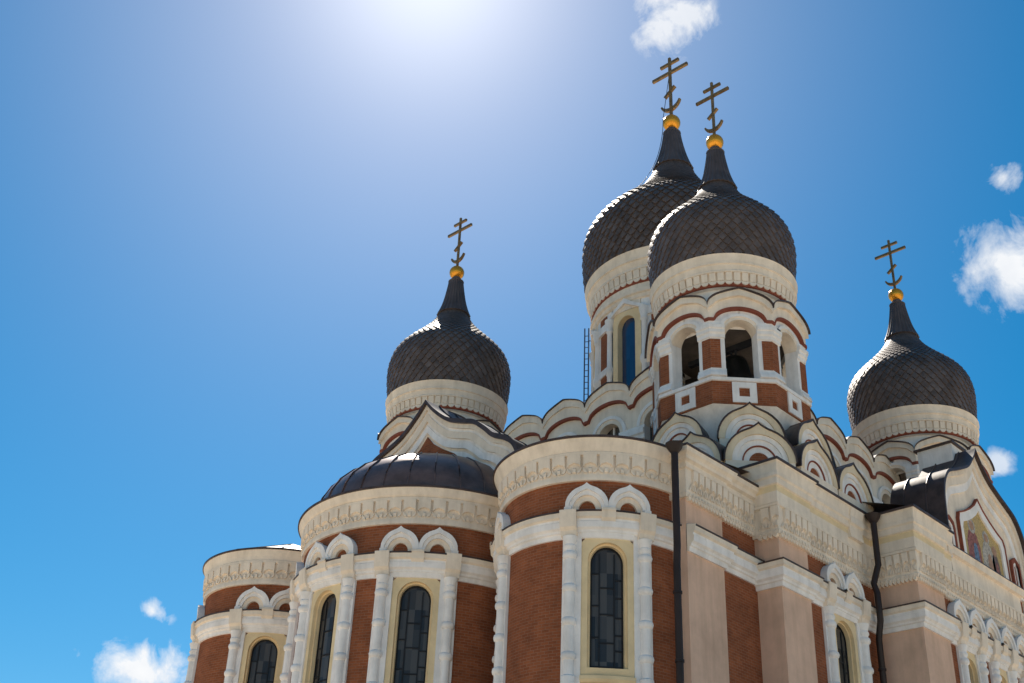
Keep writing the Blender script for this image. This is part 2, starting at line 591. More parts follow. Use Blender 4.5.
# ---- window unit in a local frame (s = along wall, d = outwards, z = up)
def window(F, wg=0.55, wp=0.80, wc=1.38, zb=12.2, z_arch=15.46, ztop=16.2, ncorb=3, peaks=(-0.64, 0.64), kw=0.645,
           kz=17.1, seg=8, sill=True, kok=True, colz0=11.6, dz=0.0, lites=None, name='window', lead=True):
    w = MB()
    F0 = F

    def F(s_, d_, z_):
        return F0(s_, d_, z_ + dz)
    # yellow panel with arched hole, stepped reveal
    n = 18
    hole = [(-wg - .06, zb - .05)] + arc(wg + .06, z_arch, n) + [(wg + .06, zb - .05)]
    rect = [(-wp, zb - .35)]
    for (sx, zz) in arc(1, 0, n):
        k = 1 / max(abs(sx) * 1.0, abs(zz), 1e-6)
        rect.append((sx * k * wp, z_arch + min(max(zz * k, 0), 1) * (ztop - z_arch)))
    rect.append((wp, zb - .35))
    w.strip(F, [(p[0], .04, p[1]) for p in rect], [(p[0], .04, p[1]) for p in hole], 'yellow')
    q = [(-wp, .04, zb - .35), (wp, .04, zb - .35), (wg + .06, .04, zb - .05), (-wg - .06, .04, zb - .05)]
    w.quad([F(*p) for p in q], [(p[0], p[2]) for p in q], 'yellow')
    hole2 = [(-wg, zb)] + arc(wg, z_arch, n) + [(wg, zb)]
    w.strip(F, [(p[0], .04, p[1]) for p in hole], [(p[0], -.10, p[1]) for p in hole], 'yellow', mode='sd')
    w.strip(F, [(p[0], -.10, p[1]) for p in hole], [(p[0], -.10, p[1]) for p in hole2], 'yellow')
    w.strip(F, [(p[0], -.10, p[1]) for p in hole2], [(p[0], -.30, p[1]) for p in hole2], 'yellow', mode='sd')
    q = [(-wg - .06, .04, zb - .05), (wg + .06, .04, zb - .05), (wg, -.30, zb + .03), (-wg, -.30, zb + .03)]
    w.quad([F(*p) for p in q], [(p[0], p[1]) for p in q], 'yellow')
    if sill:
        sweep(w, F, [(0, zb - .55), (.12, zb - .5), (.18, zb - .42), (.18, zb - .32), (.05, zb - .28)], -wp, wp, 'yellow', seg)
    W_ = w.build(name, CATH)
    # glass and leading
    g = MB()
    gcurve = arc(wg, z_arch, n)
    fill(g, F, gcurve, zb, -.28, 'glass')
    g.build('glass', W_)
    if lead:
        ld = MB()
        b = .022
        zt = z_arch + wg * .6
        for sx, t in ((-wg * .46, zt), (wg * .46, zt)):
            box(ld, F, sx - b, sx + b, -.279, -.245, zb, t, 'lead')
        rnd = random.Random(5)
        for (sa, sb, st) in ((-wg, -wg * .46, .95), (-wg * .46, wg * .46, .78), (wg * .46, wg, .55)):
            z = zb + st
            while z < z_arch + wg * .2:
                box(ld, F, sa, sb, -.278, -.25, z - b, z + b, 'lead', 2)
                z += st * (0.85 + .3 * rnd.random())
        # frame along the arch
        inn = arc(wg - .05, z_arch, n)
        o2 = arc(wg - .002, z_arch, n)
        band(ld, F, [(-wg + .002, zb)] + o2 + [(wg - .002, zb)], [(-wg + .05, zb)] + inn + [(wg - .05, zb)], -.279, -.24, 'lead')
        box(ld, F, -wg + .002, wg - .002, -.279, -.238, zb + .001, zb + .07, 'lead', 3)
        ld.build('leading', W_)
    # colonnettes
    for sg in (-1, 1):
        c = MB()
        sc = sg * (wp + (wc - wp) * .5)
        hw = (wc - wp) * .5
        box(c, F, sc - hw, sc + hw, 0, .10, colz0, ztop + .02, 'white', 2)
        x, y, _ = F(sc + sg * hw * .18, .12, 0)
        r = hw * .62
        prof = [(r * 1.25, colz0), (r * 1.25, colz0 + .25), (r * .9, colz0 + .3)]
        z = colz0 + .3
        while z < ztop - .75:
            st = 1.05
            prof += [(r * .9, z + .05), (r * .92, z + st * .42), (r * 1.22, z + st * .46), (r * 1.34, z + st * .54), (r * 1.22, z + st * .62), (r * .92, z + st * .66), (r * .98, z + st * .72), (r * .88, z + st * .95)]
            z += st
        prof += [(r * .9, ztop - .42), (r * 1.15, ztop - .36), (r * 1.15, ztop - .28), (r * .95, ztop - .24), (r * 1.3, ztop - .05), (r * 1.38, ztop + .02)]
        lathe(c, x, y, shift(prof, dz), 'white', n=12)
        c.build('colonnette', W_)
    # corbel blocks on the entablature
    e = MB()
    for i in range(ncorb):
        sc = -wc + .22 + (2 * wc - .44) * i / (ncorb - 1)
        hw = .24 if i in (0, ncorb - 1) else .2
        zl = ztop if i in (0, ncorb - 1) else ztop + .28
        sweep(e, F, [(.05, zl), (.24, zl + .03), (.27, zl + .2), (.36, zl + .3), (.40, zl + .62), (.42, 17.0), (.42, 17.05, 'metal'), (.05, 17.075)], sc - hw, sc + hw, 'cream', 2)
    sweep(e, F, [(.01, ztop - .02), (.09, ztop), (.13, ztop + .12), (.15, ztop + .3)], -wp, wp, 'white', seg)
    e.build('entablature', W_)
    # the arched hood mouldings
    if kok:
        for pk in peaks:
            k = MB()
            n = 20
            o1 = ogee(kw, kz, .90 * kw / .645, n, pk, th=72, stilt=.13)
            i1 = arc(kw * .68, kz, n, s0=pk, h=kw * .78)
            i2 = arc(kw * .42, kz, n, s0=pk, h=kw * .5)
            mid = [((a[0] * .45 + b[0] * .55), (a[1] * .45 + b[1] * .55)) for a, b in zip(o1, i1)]
            band(k, F, o1, mid, .0, .27, 'white')
            band(k, F, mid, i1, .0, .20, 'white')
            band(k, F, i1, i2, .0, .12, 'cream')
            fill(k, F, i2, kz, .02, 'brick')
            for sg in (-1, 1):
                sc = pk + sg * kw * .86
                box(k, F, sc - kw * .17, sc + kw * .17, 0, .285, kz, kz + .1, 'white', 2)
            k.build('kokoshnik', W_)
    return W_


STRING = [(-.02, 16.2, 'white'), (.08, 16.2, 'white'), (.10, 16.34, 'white'), (.16, 16.37, 'white'), (.17, 16.44, 'white'), (.26, 16.5, 'white'), (.28, 16.68, 'white'), (.24, 16.71, 'white'), (.25, 16.78), (.33, 16.83), (.34, 16.98, 'metal'), (.37, 16.99, 'metal'), (.37, 17.03, 'metal'), (-.02, 17.12)]


# ---- apses
def frieze_unit(f, F, s, step, z0, z1, seg=2):
    """one bay of the hanging arcade frieze"""
    h = z1 - z0
    g = .045
    b0, b1 = s + g, s + step - g
    mid = (b0 + b1) / 2
    hw = (b1 - b0) / 2
    # block with a scooped lower edge, a dark slit is left between neighbours
    lo = [(mid - hw, z0 + .40 * h), (mid - hw * .75, z0 + .52 * h), (mid, z0 + .60 * h), (mid + hw * .75, z0 + .52 * h), (mid + hw, z0 + .40 * h)]
    f.strip(F, [(p[0], .09, p[1]) for p in lo], [(p[0], .12, z1) for p in lo], 'cream')
    f.strip(F, [(p[0], 0, p[1] - .02) for p in lo], [(p[0], .09, p[1]) for p in lo], 'cream', mode='sd')
    for x in (b0, b1):
        q = [(x, 0, z0 + .38 * h), (x, .09, z0 + .40 * h), (x, .12, z1), (x, 0, z1)]
        f.quad([F(*p) for p in q], [(p[1], p[2]) for p in q], 'cream')
    # curled leaf below the slit and a pendant below each block
    for sg in (-1, 1):
        a = [(s + sg * .02, z0 + .40 * h), (s + sg * step * .16, z0 + .26 * h), (s + sg * step * .30, z0 + .16 * h)]
        b = [(s + sg * .02, z0 + .28 * h), (s + sg * step * .13, z0 + .14 * h), (s + sg * step * .30, z0 + .08 * h)]
        band(f, F, a, b, 0, .05, 'cream')
    sweep(f, F, [(0, z0 + .10 * h), (.05, z0 + .13 * h), (.06, z0 + .3 * h), (.02, z0 + .38 * h), (0, z0 + .39 * h)], mid - step * .10, mid + step * .10, 'cream', 1)


# ---- apses
def apse(cx, cy, R, Rrim, wins, zr, side, a0=90, a1=270, cone=None, zcb=18.15):
    a = MB()
    nseg = 60
    # brick drum with window openings
    hw = 0.79 / R
    edges = [radians(a0), radians(a1)]
    for w_ in wins:
        edges += [radians(w_) - hw, radians(w_) + hw]
    edges = sorted(edges)

    def arcstrip(b0, b1, z0, z1, key):
        n = max(1, int((b1 - b0) / radians(4)))
        F = cylf(cx, cy, R, 0)
        Sx = [x * R for x in lin(b0, b1, n)]
        a.strip(F, [(x, 0, z0) for x in Sx], [(x, 0, z1) for x in Sx], key, True)
    for b0, b1 in zip(edges[:-1], edges[1:]):
        mid = (b0 + b1) / 2
        isw = any(abs(mid - radians(w_)) < hw * .9 for w_ in wins)
        if isw:
            arcstrip(b0, b1, 1.4, 11.8, 'brick')
            arcstrip(b0, b1, 16.15, zr - .2, 'brick')
        else:
            arcstrip(b0, b1, 1.4, zr - .2, 'brick')
    lathe(a, cx, cy, [(R + .25, -.5), (R + .25, 1.2), (R + .02, 1.4)], 'peach', a0, a1, 48)
    A = a.build('apse', CATH)
    st = MB()
    lathe(st, cx, cy, [(R + p[0],) + tuple(p[1:]) for p in STRING], 'cream', a0, a1, 72)
    st.build('stringcourse', A)
    c = MB()
    g = Rrim - R
    prof = [(R - .02, zcb), (R + .10, zcb), (R + .12, zcb + .14), (R + .09, zcb + .2), (R + .12, zcb + .83), (R + .2, zcb + .86), (R + .21, zcb + .95),
            (R + .17, zcb + .98), (R + g * .62, zr - .28), (R + g * .66, zr - .24), (R + g * .9, zr - .06), (R + g * .94, zr - .02, 'metal'), (Rrim + .03, zr - .01, 'metal'), (Rrim + .03, zr + .05, 'metal'), (R - .3, zr + .09)]
    lathe(c, cx, cy, prof, 'cream', a0, a1, 96)
    C_ = c.build('cornice', A)
    f = MB()
    step0 = .5
    F = cylf(cx, cy, R + .10, 0)
    tot = (R + .1) * radians(a1 - a0)
    nn = int(tot / step0)
    for i in range(nn):
        frieze_unit(f, F, (R + .1) * radians(a0) + tot * (i + .25) / nn, tot / nn, zcb + .18, zcb + .86)
    f.build('frieze', A)
    r = MB()
    if cone:
        n = 12
        for j in range(n):
            b0 = radians(a0 + (a1 - a0) * j / n)
            b1 = radians(a0 + (a1 - a0) * (j + 1) / n)
            p = [(cx + (Rrim - .05) * cos(b), cy + (Rrim - .05) * sin(b), zr + .06) for b in (b0, b1)]
            r.quad(p + [(cx, cy, cone)], [(0, 0), (1, 0), (.5, 1)], 'metal')
            tube(r, [p[0], (cx, cy, cone)], .035, 'metal', 5)
    else:
        prof = [(R - .12, zr + .05), (R - .14, zr + .3), (R - .28, zr + .8), (R - .58, zr + 1.35), (R - 1.1, zr + 1.88), (R - 1.85, zr + 2.34), (R - 2.8, zr + 2.62), (R - 3.7, zr + 2.74), (0.01, zr + 2.8)]
        lathe(r, cx, cy, prof, 'dome_sheet', a0, a1, 48)
        n = 16
        for j in range(n + 1):
            b = radians(a0 + (a1 - a0) * j / n)
            tube(r, [(cx + (p[0] + .015) * cos(b), cy + (p[0] + .015) * sin(b), p[1] + .01) for p in prof], .03, 'dome_sheet', 5)
    r.build('roof', A)
    for w_ in wins:
        window(cylf(cx, cy, R, w_), lites=None, kz=17.1)
    return A


apse(-8.1, 0.2, 3.25, 3.65, (225, 135), 19.55, 1, 86, 270, cone=20.9)
apse(-8.1, HC, 4.75, 5.12, (223, 180, 137), 19.45, 0, 86, 274)
apse(-8.6, 16.95, 3.2, 3.52, (225, 135), 19.55, -1, 84, 276, cone=21.1)

# ---- main walls
PATH = [(EAST_X, 20.7), (EAST_X, W1Y - .1), (-6.3, W1Y - .1), (-6.3, W1Y), (BX, W1Y), (BX, W2Y - .1), (-2.45, W2Y - .1), (-2.45, W2Y), (TX0, W2Y), (TX0, TY - .1),
        (4.3, TY - .1), (4.3, TY), (12.85, TY), (12.85, TY - .1), (TX1, TY - .1), (TX1, W2Y), (19.6, W2Y), (19.6, W2Y - .1), (21.4, W2Y - .1), (21.4, 21.5), (EAST_X, 21.5), (EAST_X, 20.7)]

TW = [5.9, 8.57, 11.24]         # transept windows


def wall_span(mb, F, s0, s1, z0, z1, key, holes=()):
    """flat wall with rectangular openings (s0, s1, z0, z1)"""
    x = s0
    for (h0, h1, hz0, hz1) in holes:
        box_face(mb, F, x, h0, z0, z1, key)
        box_face(mb, F, h0, h1, z0, hz0, key)
        box_face(mb, F, h0, h1, hz1, z1, key)
        x = h1
    box_face(mb, F, x, s1, z0, z1, key)


def box_face(mb, F, s0, s1, z0, z1, key, d=0.0):
    q = [(s0, d, z0), (s1, d, z0), (s1, d, z1), (s0, d, z1)]
    mb.quad([F(*p) for p in q], [(p[0], p[2]) for p in q], key)


FS = flat(0, 0, -90)


def fy(y):
    return flat(0, y, -90)


w = MB()
wall_span(w, fy(W1Y), EAST_X, BX, 1.4, 19.3, 'brick')
box(w, fy(W1Y), EAST_X, -6.3, 0, .1, 1.4, 19.3, 'peach')
wall_span(w, flat(EAST_X, 0, 180), -20.7, -W1Y, 1.4, 19.3, 'peach')
sanct = w.build('sanctuary_wall', CATH)
w = MB()
wall_span(w, fy(W2Y), BX, TX0, 1.4, 20.0, 'brick', [(-.25 - .79, -.25 + .79, 11.6, 15.85)])
box(w, fy(W2Y), BX, -2.45, 0, .1, 1.4, 20.0, 'peach')
box_face(w, flat(BX, 0, 180), 3.0, -W2Y, 1.4, 20.0, 'peach')
box_face(w, flat(BX, 0, 180), -21.5, -W1Y, 19.2, 20.1, 'cream')
# right-hand bay beyond the transept
wall_span(w, fy(W2Y), TX1, 21.4, 1.4, 20.0, 'brick')
box(w, fy(W2Y), 19.6, 21.4, 0, .1, 1.4, 20.0, 'peach')
box_face(w, flat(21.4, 0, 0), -4.35, 21.5, 1.4, 20.0, 'brick')
box_face(w, flat(0, 21.5, 90), -21.4, -EAST_X, 1.4, 20.0, 'brick')
nave = w.build('corner_bay_wall', CATH)
w = MB()
wall_span(w, fy(TY), TX0, TX1, 1.4, 20.0, 'brick', [(c - .48, c + .48, 11.6, 15.85) for c in TW])
box(w, fy(TY), TX0, 4.3, 0, .1, 1.4, 20.0, 'peach')
box(w, fy(TY), 12.85, TX1, 0, .1, 1.4, 20.0, 'peach')
box_face(w, flat(TX0, 0, 180), -W2Y, -TY, 1.4, 20.0, 'peach')
box_face(w, flat(TX1, 0, 0), TY, W2Y, 1.4, 20.0, 'peach')
trans = w.build('transept_wall', CATH)
w = MB()
path_sweep(w, PATH, [(0, -.5), (.3, -.5), (.3, 1.15), (.25, 1.25), (0, 1.42)], 'peach')
w.build('plinth', CATH)

# stringcourse on the straight walls
DZ1, DZ2 = -.10, -.28
sw = MB()
path_sweep(sw, PATH[1:5], shift(STRING, DZ1), 'cream')
path_sweep(sw, PATH[4:19], shift(STRING, DZ2), 'cream')
sw.build('stringcourse', CATH)
# cornices
LOW = [(0, 18.02), (.09, 18.02), (.12, 18.16), (.09, 18.2), (.12, 18.98), (.2, 19.01), (.21, 19.10), (.15, 19.13)]
cw = MB()
path_sweep(cw, PATH[0:5], shift(LOW, -.1) + [(.16, 19.12), (.28, 19.17), (.30, 19.28), (.40, 19.36), (.44, 19.5, 'metal'), (.48, 19.51, 'metal'), (.48, 19.57, 'metal'), (-.1, 19.62)], 'cream')
cw.build('cornice', CATH)
cw = MB()
path_sweep(cw, [(BX, 21.5)] + PATH[4:20], shift(LOW, DZ2) + [(-.1, 18.9)], 'cream')
cw.build('cornice', CATH)
UPC = [(.0, 18.86), (.15, 18.86), (.16, 19.2), (.17, 19.25, 'yellow'), (.17, 19.47), (.24, 19.5), (.25, 19.72), (.31, 19.77), (.32, 19.9), (.28, 19.93), (.34, 20.22), (.40, 20.28, 'metal'), (.45, 20.29, 'metal'), (.45, 20.36, 'metal'), (-.2, 20.44)]
GX0, GX1 = 5.25, 2 * HC - 5.25
iA = PATH.index((4.3, TY)) + 1
cw = MB()
path_sweep(cw, [(BX, 21.5)] + PATH[4:iA] + [(GX0, TY)], UPC, 'cream')
path_sweep(cw, [(GX1, TY)] + PATH[iA:20], UPC, 'cream')
cornice2 = cw.build('upper_cornice', CATH)


def frieze_run(f, ax, ay, az, s0, s1, dz, step0=.34):
    z0, z1 = 18.2 + dz, 18.98 + dz
    F = flat(ax, ay, az)
    nn = max(1, int((s1 - s0) / step0 + .5))
    st = (s1 - s0) / nn
    for i in range(nn):
        c = s0 + (i + .5) * st
        frieze_unit(f, F, c - st * .0, st, z0, z1)
        # scalloped lower edge hanging over the wall below
        for cc in (c - st * .25, c + st * .25):
            sc = [(cc - st * .24, 18.03), (cc - st * .16, 17.95), (cc, 17.90), (cc + st * .16, 17.95), (cc + st * .24, 18.03)]
            f.strip(F, [(p[0], .02, p[1] + dz) for p in sc], [(p[0], .02, 18.1 + dz) for p in sc], 'cream')
            f.strip(F, [(p[0], .02, p[1] + dz) for p in sc], [(p[0], -.1, p[1] + dz) for p in sc], 'cream')
            box(f, F, cc - st * .09, cc + st * .09, 0, .055, 18.04 + dz, 18.14 + dz, 'cream')


fr = MB()
frieze_run(fr, 0, W1Y - .2, -90, EAST_X, -6.3, -.10)
frieze_run(fr, 0, W1Y - .1, -90, -6.2, BX, -.10)
fr.build('frieze', sanct)
fr = MB()
frieze_run(fr, BX - .1, 0, 180, 3.7, 4.5, DZ2)
frieze_run(fr, 0, W2Y - .2, -90, BX, -2.45, DZ2)
frieze_run(fr, 0, W2Y - .1, -90, -2.35, TX0 - .1, DZ2)
fr.build('frieze', nave)
fr = MB()
frieze_run(fr, TX0 - .1, 0, 180, 4.55, 6.15, DZ2)
frieze_run(fr, 0, TY - .2, -90, TX0, 4.3, DZ2)
frieze_run(fr, 0, TY - .1, -90, 4.4, 12.8, DZ2)
frieze_run(fr, 0, TY - .2, -90, 12.85, TX1, DZ2)
fr.build('frieze', trans)
# pedestal block on the corner bay cornice
pb = MB()
sweep(pb, fy(W2Y), [(.16, 19.1), (.30, 19.12), (.30, 19.24), (.27, 19.26), (.27, 19.6), (.36, 19.66), (.36, 19.8), (.34, 19.95), (.42, 20.25), (.1, 20.27)], .45, 1.35, 'cream')
pb.build('pedestal_block', nave)

window(flat(-.25, W2Y, -90), dz=-.26)
for c in TW:
    window(flat(c, TY, -90), wg=.38, wp=.48, wc=1.0, zb=12.2, z_arch=15.50, peaks=(-.665, .665), kw=.655, dz=-.26)

# roofs of the lower parts
r = MB()
path = [(EAST_X, -3.5), (EAST_X, 20.7), (BX, 20.7), (BX, -3.5)]
r.quad([(EAST_X - .1, W1Y - .2, 19.6), (EAST_X - .1, 20.8, 19.6), (BX + .2, 20.8, 20.2), (BX + .2, W1Y - .2, 20.2)], [(0, 0)] * 4, 'metal')
r.build('sanctuary_roof', CATH)
r = MB()
z0, z1 = 20.4, 22.2
q0 = [(BX, W2Y - .2), (TX0, W2Y - .2), (2.4, -.4), (-.4, -.4), (-.4, 2.6), (BX, 2.6)]
r.quad([(BX - .2, W2Y - .3, z0), (21.4, W2Y - .3, z0), (21.4, -.4, z1), (-.4, -.4, z1)], [(0, 0)] * 4, 'metal')
r.quad([(BX - .2, W2Y - .3, z0), (-.4, -.4, z1), (-.4, 17.5, z1), (BX - .2, 21.6, z0)], [(0, 0)] * 4, 'metal')
r.quad([(21.4, W2Y - .3, z0), (21.4, 21.6, z0), (17.5, 17.5, z1), (17.5, -.4, z1)], [(0, 0)] * 4, 'metal')
r.quad([(BX - .2, 21.6, z0), (-.4, 17.5, z1), (17.5, 17.5, z1), (21.4, 21.6, z0)], [(0, 0)] * 4, 'metal')
r.build('bay_roof', CATH)


# ---- free standing kokoshniks on the roof
def kokoshnik(F, s0, w_, zb, H, depth, parent=CATH, lower=0.0, face='straw'):
    k = MB()
    n = 24
    o1 = ogee(w_, zb, H, n, s0)
    lip = ogee(w_ * 1.045, zb, H * 1.045, n, s0)
    c = [arc(w_ * f_, zb, n, s0=s0, h=H * g_) for f_, g_ in ((.80, .72), (.66, .60), (.50, .455), (.46, .42), (.30, .275))]
    band(k, F, o1, c[0], -.3, 0, face)
    band(k, F, c[0], c[1], -.3, -.07, 'white')
    band(k, F, c[1], c[2], -.3, -.14, 'white')
    band(k, F, c[2], c[3], -.3, -.12, 'red')
    band(k, F, c[3], c[4], -.3, -.17, 'white')
    fill(k, F, c[4], zb, -.21, 'brick')
    ob = k.build('kokoshnik', parent)
    rf = MB()
    band(rf, F, lip, o1, -.1, .05, 'metal')
    rf.strip(F, [(p[0], -.1, p[1]) for p in lip], [(p[0], -depth, p[1]) for p in lip], 'metal', True)
    q = [(p[0], -depth, p[1]) for p in lip]
    rf.quad([F(*p) for p in q], [(p[0], p[2]) for p in q], 'metal')
    if lower:
        bs = MB()
        box(bs, F, s0 - w_ * .98, s0 + w_ * .98, -.3, -.02, zb - lower, zb, 'cream')
        bs.build('kokoshnik_base', ob)
    rf.build('kokoshnik_roof', ob)
    return ob


def tower_kokoshniks(cx, cy, faces_up, lows):
    for az in faces_up:
        kokoshnik(octf(cx, cy, 3.75, az), 0, 1.24, 22.45, 1.5, 1.0, lower=1.2)
    for (ox, oy, az, s0) in lows:
        kokoshnik(flat(ox, oy, az), s0, 1.28, 21.0, 1.5, 1.5 if az % 90 == 0 else 1.1, lower=.3)


d49 = 4.95 * cos(radians(45))
tower_kokoshniks(0, 0, (225, 180, 270, 315, 135), [(-d49, -d49, 225, 0), (-4.4, 0, 180, 1.15), (-4.4, 0, 180, -1.5), (0, -4.4, -90, -1.0), (0, -4.4, -90, 1.62)])
tower_kokoshniks(0, S, (180, 135, 225), [(-d49, S + d49, 135, 0), (-4.4, S, 180, 1.5), (-4.4, S, 180, -1.15)])
tower_kokoshniks(S, 0, (270, 315, 225), [(S + d49, -d49, 315, 0), (S, -4.4, -90, 1.0)])


# ---- gables (sanctuary and transept)
def interp(prof, x):
    for (a, b) in zip(prof[:-1], prof[1:]):
        if a[0] <= x <= b[0]:
            t = (x - a[0]) / (b[0] - a[0])
            return a[1] + (b[1] - a[1]) * t
    return prof[-1][1]


def smooth_profile(pts, n=10):
    """Catmull-Rom through (x, z) points"""
    P = [pts[0]] + pts + [pts[-1]]
    o_ = []
    for i in range(1, len(P) - 2):
        p0, p1, p2, p3 = P[i - 1], P[i], P[i + 1], P[i + 2]
        for j in range(n):
            t = j / n
            o_.append(tuple(.5 * ((2 * p1[k]) + (-p0[k] + p2[k]) * t + (2 * p0[k] - 5 * p1[k] + 4 * p2[k] - p3[k]) * t * t + (-p0[k] + 3 * p1[k] - 3 * p2[k] + p3[k]) * t ** 3) for k in (0, 1)))
    o_.append(pts[-1])
    return o_


def gable(F, half, zbase, depth, name, inset=()):
    """curved gable: half = right half profile (s, z) from the apex outwards"""
    hp = smooth_profile(half, 8)
    top = [(-p[0], p[1]) for p in reversed(hp)] + hp[1:]

    def offs(dz, kx):
        return [(p[0] * kx, zbase + (p[1] - zbase) * dz) for p in top]
    g = MB()
    curves = [top, offs(.955, .965), offs(.925, .94), offs(.86, .885), offs(.83, .86), offs(.77, .81), offs(.74, .785), offs(.67, .72), offs(.64, .695), offs(.5, .54)]
    ds = [.26, .16, .20, .10, .14, .03, .07, -.02, -.05]
    ks = ['cream', 'white', 'cream', 'white', 'white', 'cream', 'white', 'white', 'cream']
    for i in range(9):
        band(g, F, curves[i], curves[i + 1], -.25, ds[i], ks[i])
    fill(g, F, curves[9], zbase, -.10, 'cream')
    G = g.build(name, CATH)
    rf = MB()
    lip = [(p[0] * 1.02, p[1] + .17) for p in top]
    band(rf, F, lip, top, -.2, .38, 'metal')
    rf.strip(F, [(p[0], -.2, p[1]) for p in lip], [(p[0], -depth, p[1]) for p in lip], 'metal', True)
    nseam = int(depth / .9)
    for i in range(nseam):
        dd = -.4 - i * .9
        tube(rf, [F(p[0], dd, p[1] + .02) for p in lip], .03, 'metal', 5)
    q = [(p[0], -depth, p[1]) for p in lip] + [(lip[-1][0], -depth, zbase - 3), (lip[0][0], -depth, zbase - 3)]
    rf.quad([F(*p) for p in q], [(p[0], p[2]) for p in q], 'metal')
    rf.build('gable_roof', G)
    return G


HALF = [(0, 25.05), (.5, 24.5), (1.3, 23.85), (2.1, 23.5), (2.8, 23.25), (3.4, 22.8), (3.9, 22.35), (4.5, 22.05), (5.0, 21.65), (5.25, 21.0), (5.3, 20.2)]
GE = gable(flat(-8.65, HC, 180), HALF, 19.7, 8.2, 'sanctuary_gable')
t = MB()
tri = [(-1.9, 22.2), (-1.6, 22.45), (-.9, 22.85), (-.4, 23.2), (0, 23.65), (.4, 23.2), (.9, 22.85), (1.6, 22.45), (1.9, 22.2)]
FE = flat(-8.65, HC, 180)
fill(t, FE, tri, 20.5, .085, 'brick')
t.build('brick_tympanum', GE)
HALF2 = [(0, 25.1), (.35, 24.6), (.95, 24.0), (1.7, 23.6), (2.4, 23.3), (3.0, 23.0), (3.4, 22.5), (3.62, 21.9), (3.7, 21.2), (3.72, 20.4), (3.72, 19.5)]
gm = MB()
FT = flat(HC, TY - .05, -90)
hp = smooth_profile(HALF2, 6)
top = [(-p[0], p[1]) for p in reversed(hp)] + hp[1:]
CZ = 19.5


def sc_(kx, kz):
    return [(p[0] * kx, CZ + (p[1] - CZ) * kz) for p in top]


cv = [top, sc_(.965, .955), sc_(.90, .87), sc_(.82, .80), sc_(.80, .78)]
band(gm, FT, cv[0], cv[1], -.3, .24, 'cream')
band(gm, FT, cv[1], cv[2], -.3, .16, 'cream')
band(gm, FT, cv[2], cv[3], -.3, .08, 'white')
fill(gm, FT, cv[3], 18.9, 0.0, 'cream')
GT = gm.build('transept_gable', CATH)
rf = MB()
lip = [(p[0] * 1.025, p[1] + .10) for p in top]
lt = [(a, b) for a, b in zip(lip, top) if a[1] > 20.45]
band(rf, FT, [a for a, b in lt], [b for a, b in lt], -.2, .4, 'metal')
lip = [p for p in lip if p[1] > 20.45]
rf.strip(FT, [(p[0], -.2, p[1]) for p in lip], [(p[0], -1.9, p[1]) for p in lip], 'metal', True)
q = [(p[0], -1.9, p[1]) for p in lip]
rf.quad([FT(*p) for p in q], [(p[0], p[2]) for p in q], 'metal')
for i in range(2):
    tube(rf, [FT(p[0], -.35 - i * .95, p[1] + .02) for p in lip], .035, 'metal', 5)
rf.build('gable_roof', GT)
# wing roofs either side of the gable
for sg, x0, x1 in ((-1, TX0, HC - 3.6), (1, HC + 3.6, TX1)):
    q = [(x0, TY - .4, 20.45), (x1, TY - .4, 20.45), (x1, W2Y + 3, 22.2), (x0, W2Y + 3, 22.2)]
    wr = MB()
    wr.quad(q, [(0, 0)] * 4, 'metal')
    wr.build('wing_roof', GT)
# mosaic niche: keel-arched frame with a red outline
keel = [(-1.72, 19.95), (-1.72, 21.2), (-1.62, 21.45), (-1.2, 21.62), (-.75, 21.85), (-.3, 22.15), (0, 22.45), (.3, 22.15), (.75, 21.85), (1.2, 21.62), (1.62, 21.45), (1.72, 21.2), (1.72, 19.95)]


def grow(pts, k, dz):
    return [(p[0] * k, 19.95 + (p[1] - 19.95) * dz) for p in pts]


mf = MB()
band(mf, FT, grow(keel, 1.22, 1.21), grow(keel, 1.19, 1.18), 0, .14, 'red')
band(mf, FT, grow(keel, 1.19, 1.18), keel, 0, .10, 'white')
sweep(mf, FT, [(0, 19.6), (.16, 19.62), (.2, 19.84), (.24, 19.88, 'metal'), (.24, 19.93, 'metal'), (0, 19.96)], -3.5, 3.5, 'cream')
for sg in (-1, 1):
    c = sg * 2.95
    nk = [(c - .42, 19.95), (c - .42, 20.85), (c - .36, 21.1), (c, 21.3), (c + .36, 21.1), (c + .42, 20.85), (c + .42, 19.95)]
    ni = [(c + (p[0] - c) * .72, 19.95 + (p[1] - 19.95) * .86) for p in nk]
    nj = [(c + (p[0] - c) * .34, 20.15 + (p[1] - 19.95) * .62) for p in nk]
    band(mf, FT, nk, ni, 0, .12, 'red')
    band(mf, FT, ni, nj, 0, .08, 'white')
    fill(mf, FT, nj, 20.15, .03, 'brick')
MF = mf.build('mosaic_frame', GT)
ms = MB()
fill(ms, FT, keel, 19.95, .03, 'mos_gold')


def figure(c, h, robe, cloak, hw, halo):
    zb = 19.97
    body = [(c - hw, zb), (c - hw * .95, zb + h * .45), (c - hw * .6, zb + h * .70), (c - hw * .25, zb + h * .78), (c + hw * .25, zb + h * .78), (c + hw * .6, zb + h * .70), (c + hw * .95, zb + h * .45), (c + hw, zb)]
    fill(ms, FT, body, zb, .036, robe)
    inner = [(c + (p[0] - c) * .38 + hw * .22, zb + (p[1] - zb) * .62) for p in body]
    fill(ms, FT, inner, zb, .040, cloak)
    hr = h * .11
    for rr, d_, ky in ((hr * 1.7, .037, halo), (hr, .043, 'mos_skin')):
        ring = [(c + rr * cos(2 * pi * k / 14), d_, zb + h * .88 + rr * sin(2 * pi * k / 14)) for k in range(14)]
        ms.quad([FT(*p) for p in ring], [(p[0], p[2]) for p in ring], ky)


